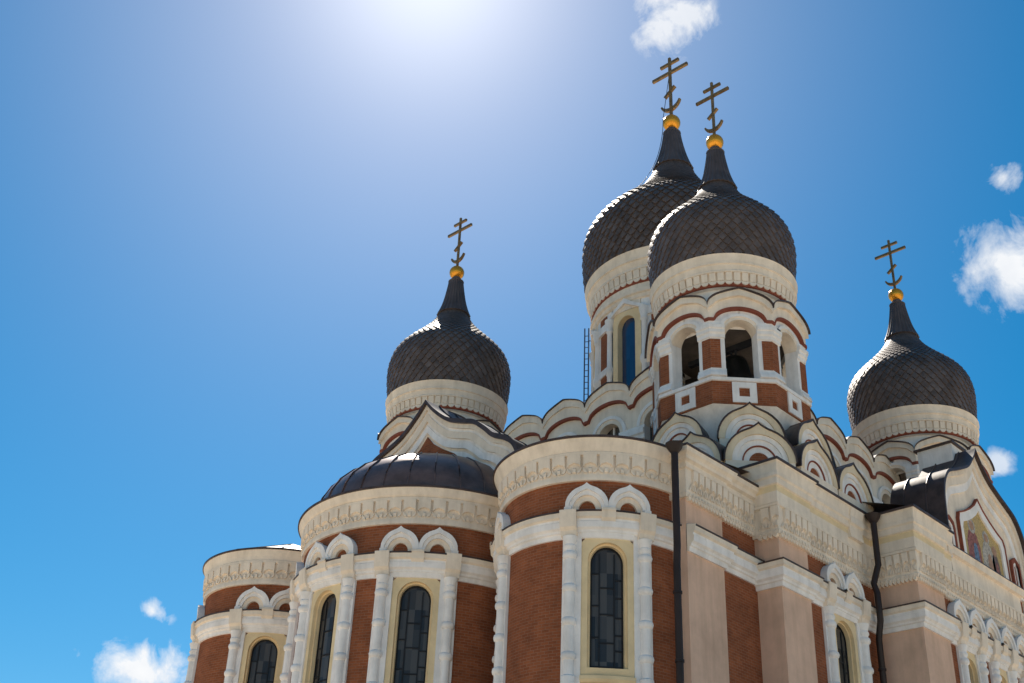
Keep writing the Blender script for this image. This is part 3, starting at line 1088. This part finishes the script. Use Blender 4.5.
figure(-.80, 1.80, 'mos_red', 'mos_blue', .60, 'mos_pale')
figure(.45, 1.62, 'mos_pale', 'mos_skin', .56, 'mos_pale')
figure(1.10, 1.20, 'mos_dark', 'mos_red', .34, 'mos_skin')
mo = ms.build('mosaic', GT)
mo['label'] = 'golden mosaic with robed figures under the gable'
# dormer block on the transept roof
db = MB()
FD = flat(8.3, -4.75, 180)
box(db, FD, -.75, .8, -1.6, 0, 23.2, 25.6, 'white', 1, True)
sweep(db, FD, [(-1.75, 25.6), (.12, 25.6), (.13, 25.68), (-1.75, 25.70)], -.86, .92, 'metal')
db.build('roof_block', GT)


# ---- onion dome (profile offsets from z0, scale k)
def onion(cx, cy, prof, znk, zball, rball, ncol, nm, rstart=None):
    sp = smooth_profile([(p[1], p[0]) for p in prof], 10)     # (z, r)

    def rad(z):
        for a, b in zip(sp[:-1], sp[1:]):
            if a[0] <= z <= b[0]:
                return a[1] + (b[1] - a[1]) * (z - a[0]) / max(1e-9, b[0] - a[0])
        return sp[-1][1]
    m_ = MB()
    # base skin under the scales
    base = [(rad(z) - .075, z) for z in lin(sp[0][0], sp[-1][0], 40)]
    lathe(m_, cx, cy, base, 'scale', n=64)
    # rows of scales
    zs = [sp[0][0]]
    while zs[-1] < znk:
        r_ = rad(zs[-1])
        dr = (rad(zs[-1] + .05) - r_) / .05
        step = (pi * r_ / ncol) * 1.15 / sqrt(1 + dr * dr)
        zs.append(zs[-1] + step)
    for i in range(len(zs) - 2):
        z0, z1, z2 = zs[i], zs[i + 1], zs[i + 2]
        r0, r1, r2 = (rad(q_) - .045 for q_ in (z0, z1, z2))
        for j in range(ncol):
            ac = 2 * pi * (j + .5 * (i % 2)) / ncol
            h = pi / ncol
            lift = (.10 * (r1 / 3.2)) * (1 if z1 < znk - 1.2 else max(.25, (znk - z1) / 1.2))
            jit = random.uniform(-.008, .008)

            def P(a, r, z):
                return (cx + r * cos(a), cy + r * sin(a), z)
            T = P(ac, r2 - .01, z2)
            Lf = P(ac - h, r1 + .012, z1)
            Rt = P(ac + h, r1 + .012, z1)
            Bt = P(ac, r0 + lift + jit, z0)
            Cn = P(ac, r1 + lift * .72 + jit, z1)
            us = [(0, 0), (1, 0), (.5, 1)]
            ky = random.choice(('scale', 'scale', 'scale', 'scale_pale', 'scale_dark'))
            for tri_ in ((Bt, Rt, Cn), (Rt, T, Cn), (T, Lf, Cn), (Lf, Bt, Cn)):
                m_.quad(tri_, us, ky)
            # underside edge so that each scale has thickness
            m_.quad([Lf, P(ac - h, r1 - .03, z1), P(ac, r0 - .03, z0), Bt], [(0, 0), (1, 0), (1, 1), (0, 1)], 'scale')
            m_.quad([Bt, P(ac, r0 - .03, z0), P(ac + h, r1 - .03, z1), Rt], [(0, 0), (1, 0), (1, 1), (0, 1)], 'scale')
    D = m_.build(nm, CATH)
    nb = MB()
    zt = zball - rball * 1.62
    pr_ = [(rad(z) + .035, z) for z in lin(znk - .12, zt, 14)]
    lathe(nb, cx, cy, [(pr_[0][0] - .05, pr_[0][1] - .02)] + pr_ + [(pr_[-1][0] + .02, zt + .02), (pr_[-1][0] + .02, zt + .06), (.13, zt + .07), (.13, zball)], 'neck', n=48, smooth=False, rib=.05)
    nb.build('dome_neck', D)
    bb = MB()
    lathe(bb, cx, cy, [(max(.001, rball * cos(radians(t_))), zball + rball * sin(radians(t_))) for t_ in range(-90, 91, 10)], 'gold', n=24)
    bb.build('gilded_ball', D)
    return D


def cross(cx, cy, zb, H, D, nm='cross'):
    """three-barred cross, bars along Y; zb = top of the ball"""
    c = MB()
    k = H / 3.35
    F = flat(cx, cy, 180)      # s runs along -Y

    def bar(s0, z0, s1, z1, hw, t):
        dx, dz = s1 - s0, z1 - z0
        ln = sqrt(dx * dx + dz * dz)
        nx, nz = -dz / ln * hw, dx / ln * hw
        q = [(s0 + nx, z0 + nz), (s0 - nx, z0 - nz), (s1 - nx, z1 - nz), (s1 + nx, z1 + nz)]
        for d_ in (-t, t):
            c.quad([F(p[0], d_, p[1]) for p in q], [(0, 0)] * 4, 'crossm')
        for i in range(4):
            a, b = q[i], q[(i + 1) % 4]
            c.quad([F(a[0], -t, a[1]), F(b[0], -t, b[1]), F(b[0], t, b[1]), F(a[0], t, a[1])], [(0, 0)] * 4, 'crossm')
    bar(0, zb - .1, 0, zb + H, .055 * k, .05 * k)
    zm = zb + 2.50 * k
    bar(-.92 * k, zm, .92 * k, zm, .072 * k, .056 * k)
    bar(-.48 * k, zb + 3.02 * k, .48 * k, zb + 3.02 * k, .066 * k, .055 * k)
    bar(-.30 * k, zb + 1.22 * k, .24 * k, zb + 1.62 * k, .06 * k, .064 * k)
    # crescent at the foot
    pts = []
    for i in range(13):
        a = radians(200 + 140 * i / 12)
        pts.append((.50 * k * cos(a), zb + .95 * k + .52 * k * sin(a)))
    for i in range(12):
        t0 = .035 * k + .05 * k * sin(pi * (i + .5) / 12)
        bar(pts[i][0], pts[i][1], pts[i + 1][0], pts[i + 1][1], t0, .06 * k)
    c.build(nm, D)


PROF = [(3.03, 31.22), (3.10, 31.8), (3.18, 32.6), (3.19, 33.2), (3.08, 33.8), (2.86, 34.3), (2.45, 34.8), (1.96, 35.3), (1.50, 35.8), (1.13, 36.3), (.82, 36.9), (.59, 37.6), (.44, 38.4), (.32, 39.3)]
PROFC = [(4.93, 38.93), (5.05, 39.8), (5.13, 41.0), (5.07, 42.0), (4.77, 42.8), (4.26, 43.5), (3.56, 44.2), (2.82, 44.9), (2.16, 45.6), (1.64, 46.4), (1.25, 47.2), (.87, 48.2), (.59, 49.4), (.42, 50.6)]


def ring(cx, cy, z0, z1, r0, r1, parent, n=56):
    """flaring white cornice ring under a dome"""
    h = z1 - z0
    g = MB()
    prof = [(r0 - .38, z0 - .02, 'white'), (r0 - .04, z0 - .03, 'red'), (r0 + .03, z0 - .02, 'red'), (r0 + .07, z0 + .11 * h, 'cream'), (r0 + .03, z0 + .13 * h), (r0 + .06, z0 + .40 * h), (r0 + .17, z0 + .42 * h), (r0 + .18, z0 + .47 * h), (r0 + .15, z0 + .50 * h),
            (r0 + (r1 - r0) * .62, z0 + .66 * h), (r0 + (r1 - r0) * .80, z0 + .68 * h), (r0 + (r1 - r0) * .82, z0 + .74 * h), (r0 + (r1 - r0) * .70, z0 + .76 * h), (r0 + (r1 - r0) * .85, z0 + .9 * h), (r1 - .02, z1 - .03), (r1, z1), (r1 - .35, z1 + .02)]
    lathe(g, cx, cy, prof, 'cream', n=96)
    R_ = g.build('dome_cornice', parent)
    f = MB()
    F = cylf(cx, cy, r0 + .04, 0)
    tot = 2 * pi * (r0 + .04)
    for i in range(n):
        s = tot * i / n
        st = tot / n
        sweep(f, F, [(0, z0 + .14 * h), (.06, z0 + .15 * h), (.12, z0 + .40 * h), (0, z0 + .415 * h)], s - st * .38, s + st * .38, 'cream', 1)
        a_o = arc(st * .5, z0 + .13 * h, 6, h=-.11 * h, s0=s)
        f.strip(F, [(p[0], .05, p[1]) for p in a_o], [(p[0], .05, z0 + .135 * h) for p in a_o], 'cream')
        f.strip(F, [(p[0], .05, p[1]) for p in a_o], [(p[0], 0, p[1]) for p in a_o], 'cream')
    f.build('cornice_frieze', parent)


# ---- octagonal bell towers
def bell_tower(cx, cy, nm='bell_tower'):
    R = 2.95
    Wd = R * math.tan(radians(22.5))      # half face
    FACES = [45 * i for i in range(8)]
    b = MB()
    # lower drum, soffit, floor
    for az in FACES:
        F = octf(cx, cy, R, az)
        sweep(b, F, [(-.42, 20.5), (-.40, 23.6), (-.05, 24.22), (.02, 24.3)], -Wd, Wd, 'white', caps=False)
        # sill ledge + opening sill
        sweep(b, F, [(.06, 25.28), (.12, 25.3), (.12, 25.44), (.02, 25.48), (-.6, 25.48)], -Wd, Wd, 'white', caps=False)
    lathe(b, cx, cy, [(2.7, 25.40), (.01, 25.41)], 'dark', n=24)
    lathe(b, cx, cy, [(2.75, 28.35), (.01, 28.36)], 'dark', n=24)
    ow = .655                  # half opening
    zsp = 27.48
    nn = 28
    for az in FACES:
        F = octf(cx, cy, R, az)
        Sx = [-Wd, -Wd * .92, -.95, -.76] + [-ow] + [p[0] for p in arc(ow, zsp, 16)] + [ow, .76, .95, Wd * .92, Wd]
        def zopen(s, i=None):
            return zsp + sqrt(max(0, ow * ow - s * s)) if abs(s) < ow else 28.0
        def zred(s):
            u = abs(s) / Wd
            return 28.12 + .60 * (sqrt(max(0, 1 - (u / .82) ** 2)) if u < .82 else 0) * .92 + .02 * (1 - u)
        def zredb(s):
            return zred(s) - .125
        oc = ogee(Wd, 0, .86, 20, th=54)
        def ztop(s):
            for a_, c_ in zip(oc[:-1], oc[1:]):
                if a_[0] <= s <= c_[0]:
                    return 28.62 + a_[1] + (c_[1] - a_[1]) * (s - a_[0]) / max(1e-9, c_[0] - a_[0])
            return 28.62
        S2 = sorted(set([round(p[0], 4) for p in oc] + [round(x, 4) for x in lin(-Wd, Wd, 24)]))
        # spandrel wall between capital line and red band
        low = [(s, 0, zopen(s)) for s in Sx]
        b.strip(F, low, [(s, 0, max(zredb(s), zopen(s))) for s in Sx], 'white')
        b.strip(F, low[4:-4], [(s, -.5, z) for (s, _, z) in low[4:-4]], 'cream', mode='sd')
        # archivolt
        band(b, F, arc(ow + .26, zsp, 16), arc(ow + .14, zsp, 16), 0, .09, 'white')
        band(b, F, arc(ow + .14, zsp, 16), arc(ow, zsp, 16), 0, .05, 'cream')
        # red line
        band(b, F, [(s, zred(s)) for s in S2], [(s, zredb(s)) for s in S2], 0, .15, 'red', ends=False)
        # crown band
        mid = [(s, zred(s) + (ztop(s) - zred(s)) * .62) for s in S2]
        band(b, F, mid, [(s, zred(s)) for s in S2], 0, .11, 'cream', ends=False)
        band(b, F, [(s, ztop(s)) for s in S2], mid, 0, .24, 'cream', ends=False)
        band(b, F, [(s, ztop(s) + .05) for s in S2], [(s, ztop(s)) for s in S2], -.5, .33, 'metal', ends=False)
        # back of the crown
        b.strip(F, [(s, -.5, 28.0) for s in S2], [(s, -.5, ztop(s)) for s in S2], 'white')
        # piers
        for sg in (-1, 1):
            a0, a1 = sorted((sg * ow, sg * Wd))
            box(b, F, a0, a1, -.5, 0, 25.48, 28.0, 'white', 1, True)
            # stepped capital and base
            i0, i1 = sorted((sg * (ow - .03), sg * Wd))
            sweep(b, F, [(0, 27.25), (.05, 27.27), (.06, 27.42), (.12, 27.48), (.12, 27.62), (.17, 27.66), (.18, 27.80), (.08, 27.86), (.08, 28.02), (0, 28.02)], i0, i1, 'white')
            sweep(b, F, [(.0, 25.47), (.16, 25.5), (.14, 25.66), (.07, 25.74), (.06, 25.84), (0, 25.86)], i0, i1, 'white')
    # cylinder between crown and cornice ring
    lathe(b, cx, cy, [(2.62, 28.3), (2.62, 29.9)], 'white', n=48)
    T = b.build(nm, CATH)
    # brick panels of each pier
    for az in FACES:
        F = octf(cx, cy, R, az)
        F2 = octf(cx, cy, R, az + 45)
        p = MB()
        box(p, F, ow + .17, Wd, 0, .03, 25.9, 27.2, 'brick')
        box(p, F2, -Wd, -ow - .17, 0, .03, 25.9, 27.2, 'brick')
        p.build('brick_panel', T)
    for az in FACES:
        F = octf(cx, cy, R, az)
        q = MB()
        box(q, F, -Wd, Wd, -.3, .06, 24.3, 25.29, 'brick')
        q.build('parapet', T)
        q = MB()
        band(q, F, [(-.46, 24.36), (-.46, 25.24), (.46, 25.24), (.46, 24.36)], [(-.2, 24.62), (-.2, 25.0), (.2, 25.0), (.2, 24.62)], .06, .12, 'white')
        q.strip(F, [(-.46, .12, 24.36), (.46, .12, 24.36)], [(-.2, .12, 24.62), (.2, .12, 24.62)], 'white')
        q.strip(F, [(-.2, .12, 24.62), (.2, .12, 24.62)], [(-.2, .06, 24.62), (.2, .06, 24.62)], 'white')
        q.strip(F, [(-.46, .12, 24.36), (.46, .12, 24.36)], [(-.46, .06, 24.36), (.46, .06, 24.36)], 'white')
        q.build('square_panel', T)
    ring(cx, cy, 29.84, 31.25, 2.86, 3.17, T)
    D = onion(cx, cy, PROF, 36.95, 39.67, .41, 46, 'onion_dome')
    cross(cx, cy, 40.0, 3.38, D)
    return T


bell_tower(0, 0)
bell_tower(0, S)
bell_tower(S, 0)

# ---- upper square storey with arcade and undulating gables
u = MB()
CU0, CU1, CV0 = -.4, S + .4, .3
NK = 5
PW = 2.57


def upper_face(F, ctr):
    """arcaded side: F s-axis measured from ctr"""
    hwid = NK * PW / 2
    f = MB()
    zsp = 25.6
    for i in range(NK):
        c = (i - (NK - 1) / 2) * PW
        n = 20
        oc = ogee(PW / 2, 27.86, .80, n, c, th=54)
        rd = [(c + PW / 2 * x, 27.02 + .58 * sqrt(max(0, 1 - (x / .9) ** 2)) if abs(x) < .9 else 27.05) for x in lin(-1, 1, n)]
        rdt = [(p[0], p[1] + .13) for p in rd]
        rt2 = [(p[0], rr[1]) for p, rr in zip(oc, [(0, interp([(q[0], q[1]) for q in rdt], min(max(p[0], rdt[0][0]), rdt[-1][0]))) for p in oc])]
        mid = [(p[0], q[1] + (p[1] - q[1]) * .6) for p, q in zip(oc, rt2)]
        band(f, F, oc, mid, -.4, .18, 'cream', ends=False)
        band(f, F, mid, rt2, -.4, .11, 'cream', ends=False)
        band(f, F, rdt, rd, -.4, .15, 'red', ends=False)
        lp = [(p[0], p[1] + .05) for p in oc]
        band(f, F, lp, oc, -.4, .25, 'metal', ends=False)
        # wall with an arched opening
        ow = .62
        a = arc(ow, 26.05, n, s0=c)
        a2 = arc(ow + .2, 26.05, n, s0=c)
        a3 = arc(ow + .36, 26.05, n, s0=c)
        xs = [p[0] for p in rd]
        f.strip(F, [(c - PW / 2, 0, 26.05)] + [(p[0], 0, p[1]) for p in a3] + [(c + PW / 2, 0, 26.05)],
                [(c - PW / 2, 0, 27.06)] + [(p[0], 0, interp(rd, p[0])) for p in a3] + [(c + PW / 2, 0, 27.06)], 'cream')
        band(f, F, a3, a2, -.1, .1, 'white')
        band(f, F, a2, a, -.4, .05, 'cream')
        for sg in (-1, 1):
            p0, p1 = sorted((c + sg * ow, c + sg * PW / 2))
            box(f, F, p0, p1, -.5, 0, 23.0, 26.05, 'white', 1)
            q0, q1 = sorted((c + sg * (ow - .04), c + sg * PW / 2))
            sweep(f, F, [(0, 25.4), (.08, 25.42), (.1, 25.6), (.18, 25.66), (.18, 25.86), (.08, 25.92), (.08, 26.05), (0, 26.06)], q0, q1, 'white')
            r0_, r1_ = sorted((c + sg * (ow + .26), c + sg * (PW / 2 - .0)))
            box(f, F, r0_, r1_, 0, .03, 23.6, 25.3, 'brick')
        box(f, F, c - PW / 2, c + PW / 2, -.4, .02, 21.0, 23.2, 'brick')
        # recessed window
        box_face(f, F, c - ow, c + ow, 23.2, 26.7, 'glass', -.38)
        box(f, F, c - .04, c + .04, -.37, -.3, 23.2, 26.65, 'white')
    f.strip(F, [(-hwid, -.4, 26), (hwid, -.4, 26)], [(-hwid, -.4, 28.0), (hwid, -.4, 28.0)], 'white')
    return f.build('arcade_wall', CATH)


upper_face(flat(CU0, HC, 180), HC)
upper_face(flat(HC, CV0, -90), HC)
upper_face(flat(CU1, HC, 0), HC)
upper_face(flat(HC, CU1, 90), HC)
r = MB()
a_, b_ = CU0 + .42, CU1 - .42
for q in ([(a_, a_), (b_, a_)], [(b_, a_), (b_, b_)], [(b_, b_), (a_, b_)], [(a_, b_), (a_, a_)]):
    q = [(p[0], max(p[1], CV0 + .42)) for p in q]
    r.quad([(q[0][0], q[0][1], 27.75), (q[1][0], q[1][1], 27.75), (HC, HC, 29.6)], [(0, 0)] * 3, 'metal')
    q = [(p[0], max(p[1], CV0 + .1)) for p in q]
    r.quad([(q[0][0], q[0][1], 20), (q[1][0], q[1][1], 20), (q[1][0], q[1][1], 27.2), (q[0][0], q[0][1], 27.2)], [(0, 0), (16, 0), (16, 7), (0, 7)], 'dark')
r.build('upper_roof', CATH)

# ---- central drum
RC = 4.5
c = MB()
FC = cylf(HC, HC, RC, 0)
wins = [45 * i for i in range(8)]
hw = .91 / RC
for i in range(8):
    b0 = radians(45 * i) + hw
    b1 = radians(45 * (i + 1)) - hw
    Sx = [x * RC for x in lin(b0, b1, 8)]
    c.strip(FC, [(x, 0, 28.2) for x in Sx], [(x, 0, 37.4) for x in Sx], 'white', True)
    Sy = [x * RC for x in lin(radians(45 * i) - hw, b0, 5)]
    c.strip(FC, [(x, 0, 36.3) for x in Sy], [(x, 0, 37.4) for x in Sy], 'white', True)
    c.strip(FC, [(x, 0, 28.2) for x in Sy], [(x, 0, 30.6) for x in Sy], 'white', True)
lathe(c, HC, HC, [(RC, 28.4), (RC + .3, 29.2), (RC + .3, 29.9), (RC + .15, 30.0), (RC, 30.1)], 'cream', n=64)
lathe(c, HC, HC, [(RC, 36.2), (RC + .12, 36.25), (RC + .14, 36.45), (RC + .24, 36.5), (RC + .25, 36.7), (RC + .1, 36.75), (RC + .1, 37.3)], 'cream', n=64)
DR = c.build('central_drum', CATH)
for az in wins:
    F = cylf(HC, HC, RC, az)
    w = MB()
    n = 14
    wg, zb, za = .56, 30.7, 34.9
    hole = [(-wg, zb)] + arc(wg, za, n) + [(wg, zb)]
    rect = [(-.9, zb - .3)]
    for (sx, zz) in arc(1, 0, n):
        k = 1 / max(abs(sx), abs(zz), 1e-6)
        rect.append((sx * k * .9, za + min(max(zz * k, 0), 1) * .85))
    rect.append((.9, zb - .3))
    w.strip(F, [(p[0], .03, p[1]) for p in rect], [(p[0], .03, p[1]) for p in hole], 'yellow')
    w.strip(F, [(p[0], .03, p[1]) for p in hole], [(p[0], -.32, p[1]) for p in hole], 'yellow', mode='sd')
    box(w, F, -.9, .9, -.3, .1, zb - .35, zb - .001, 'yellow', 4)
    box(w, F, -.9, .9, -.05, .06, 35.76, 36.3, 'cream', 4)
    # flat keel hood
    o1 = [(-1.1, 35.75), (-.6, 36.0), (0, 36.45), (.6, 36.0), (1.1, 35.75)]
    i1 = [(-1.1, 35.55), (-.6, 35.8), (0, 36.15), (.6, 35.8), (1.1, 35.55)]
    band(w, F, o1, i1, 0, .2, 'white')
    Wn = w.build('drum_window', DR)
    g = MB()
    fill(g, F, arc(wg, za, n), zb, -.3, 'sky_tint_glass')
    g.build('drum_window_glass', DR)
    for sg in (-1, 1):
        k = MB()
        x, y, _ = F(sg * 1.1, .08, 0)
        lathe(k, x, y, [(.23, 30.1), (.23, 30.5), (.16, 30.6), (.15, 32.3), (.20, 32.4), (.24, 32.6), (.20, 32.8), (.15, 32.9), (.14, 34.8), (.20, 34.9), (.17, 35.05), (.25, 35.4), (.27, 35.6), (.1, 35.62)], 'white', n=14)
        k.build('drum_colonnette', DR)
for i in range(8):
    F = cylf(HC, HC, RC, 45 * i + 22.5)
    p = MB()
    for z0, z1 in ((30.9, 32.6), (33.0, 35.1)):
        box(p, F, -.30, .30, 0, .04, z0, z1, 'brick', 3)
    p.build('drum_brick_panel', DR)
    p = MB()
    box(p, F, -.55, .55, 0, .1, 32.62, 32.98, 'white', 4)
    p.build('drum_band', DR)
    p = MB()
    box(p, F, -.55, .55, 0, .12, 35.15, 35.6, 'white', 4)
    p.build('drum_capital', DR)
    p = MB()
    box(p, F, -.33, .33, .0, .05, 35.7, 36.1, 'brick', 3)
    p.build('drum_brick_panel', DR)
ring(HC, HC, 37.12, 38.95, 4.62, 5.05, DR, 72)
CD = onion(HC, HC, PROFC, 47.6, 51.15, .53, 58, 'onion_dome')
cross(HC, HC, 51.6, 4.75, CD)
# lightning wire from the central cross down the dome
lw = MB()
pts = []
sp = smooth_profile([(p[1], p[0]) for p in PROFC], 4)
aw = radians(155)
pts.append((HC + .06, HC + .05, 55.4))
pts.append((HC + .56 * cos(aw), HC + .56 * sin(aw), 51.3))
for z in lin(50.4, 44.5, 12):
    rr = interp(sp, z) if False else [b[1] + (a[1] - b[1]) * (z - b[0]) / (a[0] - b[0]) for a, b in zip(sp[1:], sp[:-1]) if b[0] <= z <= a[0]][0]
    pts.append((HC + (rr + .16) * cos(aw), HC + (rr + .16) * sin(aw), z))
tube(lw, pts, .02, 'iron', 5)
lw.build('lightning_wire', CD)

# ---- ladder on the side of the central drum
ld = MB()
al = radians(122)


def lp_(rr, zz):
    return (HC + rr * cos(al), HC + rr * sin(al), zz)


for rr in (4.86, 5.08):
    tube(ld, [lp_(rr, 28.6), lp_(rr, 37.2)], .04, 'steel', 6)
z = 28.8
while z < 37:
    tube(ld, [lp_(4.86, z), lp_(5.08, z)], .022, 'steel', 5)
    z += .36
for z in (30, 33, 36.4):
    tube(ld, [lp_(4.4, z), lp_(4.88, z)], .03, 'steel', 5)
ld.build('ladder', CATH)

# ---- drainpipes
def drainpipe(pts, r, brackets, hop):
    p = MB()
    tube(p, pts, r, 'pipe', 12)
    x, y, z = pts[0]
    lathe(p, x, y, [(r * 1.1, z - .12), (r * 2.2, z + .06), (r * 2.6, z + .2), (r * 2.2, z + .2), (r, z + .1)], 'pipe', n=12)
    D = p.build('drainpipe', CATH)
    for zb_ in brackets:
        b = MB()
        xx, yy = pts[-1][0], pts[-1][1]
        lathe(b, xx, yy, [(r * 1.02, zb_ - .05), (r * 1.25, zb_ - .04), (r * 1.25, zb_ + .04), (r * 1.02, zb_ + .05)], 'pipe', n=12)
        b.build('pipe_bracket', D)


drainpipe([(-9.10, -3.80, 19.25), (-9.10, -3.80, 17.4), (-9.10, -3.80, 16.0), (-9.06, -3.74, 15.4), (-9.06, -3.74, .2)], .115, (14.5, 12.4, 9, 6, 3), 1)
drainpipe([(1.62, -4.98, 20.05), (1.62, -4.98, 18.3), (1.54, -4.76, 17.6), (1.50, -4.88, 17.2), (1.50, -4.88, 16.2), (1.66, -4.66, 15.6), (1.66, -4.66, .2)], .115, (14.5, 12.4, 9, 6, 3), 1)

# ---- bells hanging in the open towers
def bell(x, y, ztop, R_, label):
    root = empty('bell', (x, y, ztop - R_ * 1.9))
    root['label'] = label
    root['category'] = 'bell'
    root['group'] = 'bells hanging in the towers'
    b = MB()
    z0 = 0.0
    pr_ = [(R_, 0), (R_ * 1.0, .06), (R_ * .86, R_ * .3), (R_ * .68, R_ * .75), (R_ * .58, R_ * 1.2), (R_ * .5, R_ * 1.42), (R_ * .3, R_ * 1.55), (.01, R_ * 1.6)]
    lathe(b, 0, 0, [(R_ * .9, .03)] + pr_, 'bronze', n=28)
    b.build('bell_body', root)
    c_ = MB()
    tube(c_, [(0, 0, R_ * 1.3), (0, 0, .1)], .04, 'iron', 6)
    lathe(c_, 0, 0, [(.01, -.16), (.11, -.08), (.11, .04), (.01, .12)], 'iron', n=10)
    c_.build('clapper', root)
    h = MB()
    Fh = flat(0, 0, 180)
    box(h, Fh, -2.2, 2.2, -.11, .11, R_ * 1.9, R_ * 1.9 + .22, 'iron', 1, True)
    tube(h, [(0, .1, R_ * 1.5), (0, .1, R_ * 1.95)], .05, 'iron', 6)
    tube(h, [(0, -.1, R_ * 1.5), (0, -.1, R_ * 1.95)], .05, 'iron', 6)
    h.build('headstock', root)
    return root


bell(-.75, -.85, 27.75, .98, 'dark bronze bell hanging inside the open arches of the front tower')
bell(S - .3, -.2, 27.6, .9, 'dark bell in the arches of the right tower behind the mosaic gable')
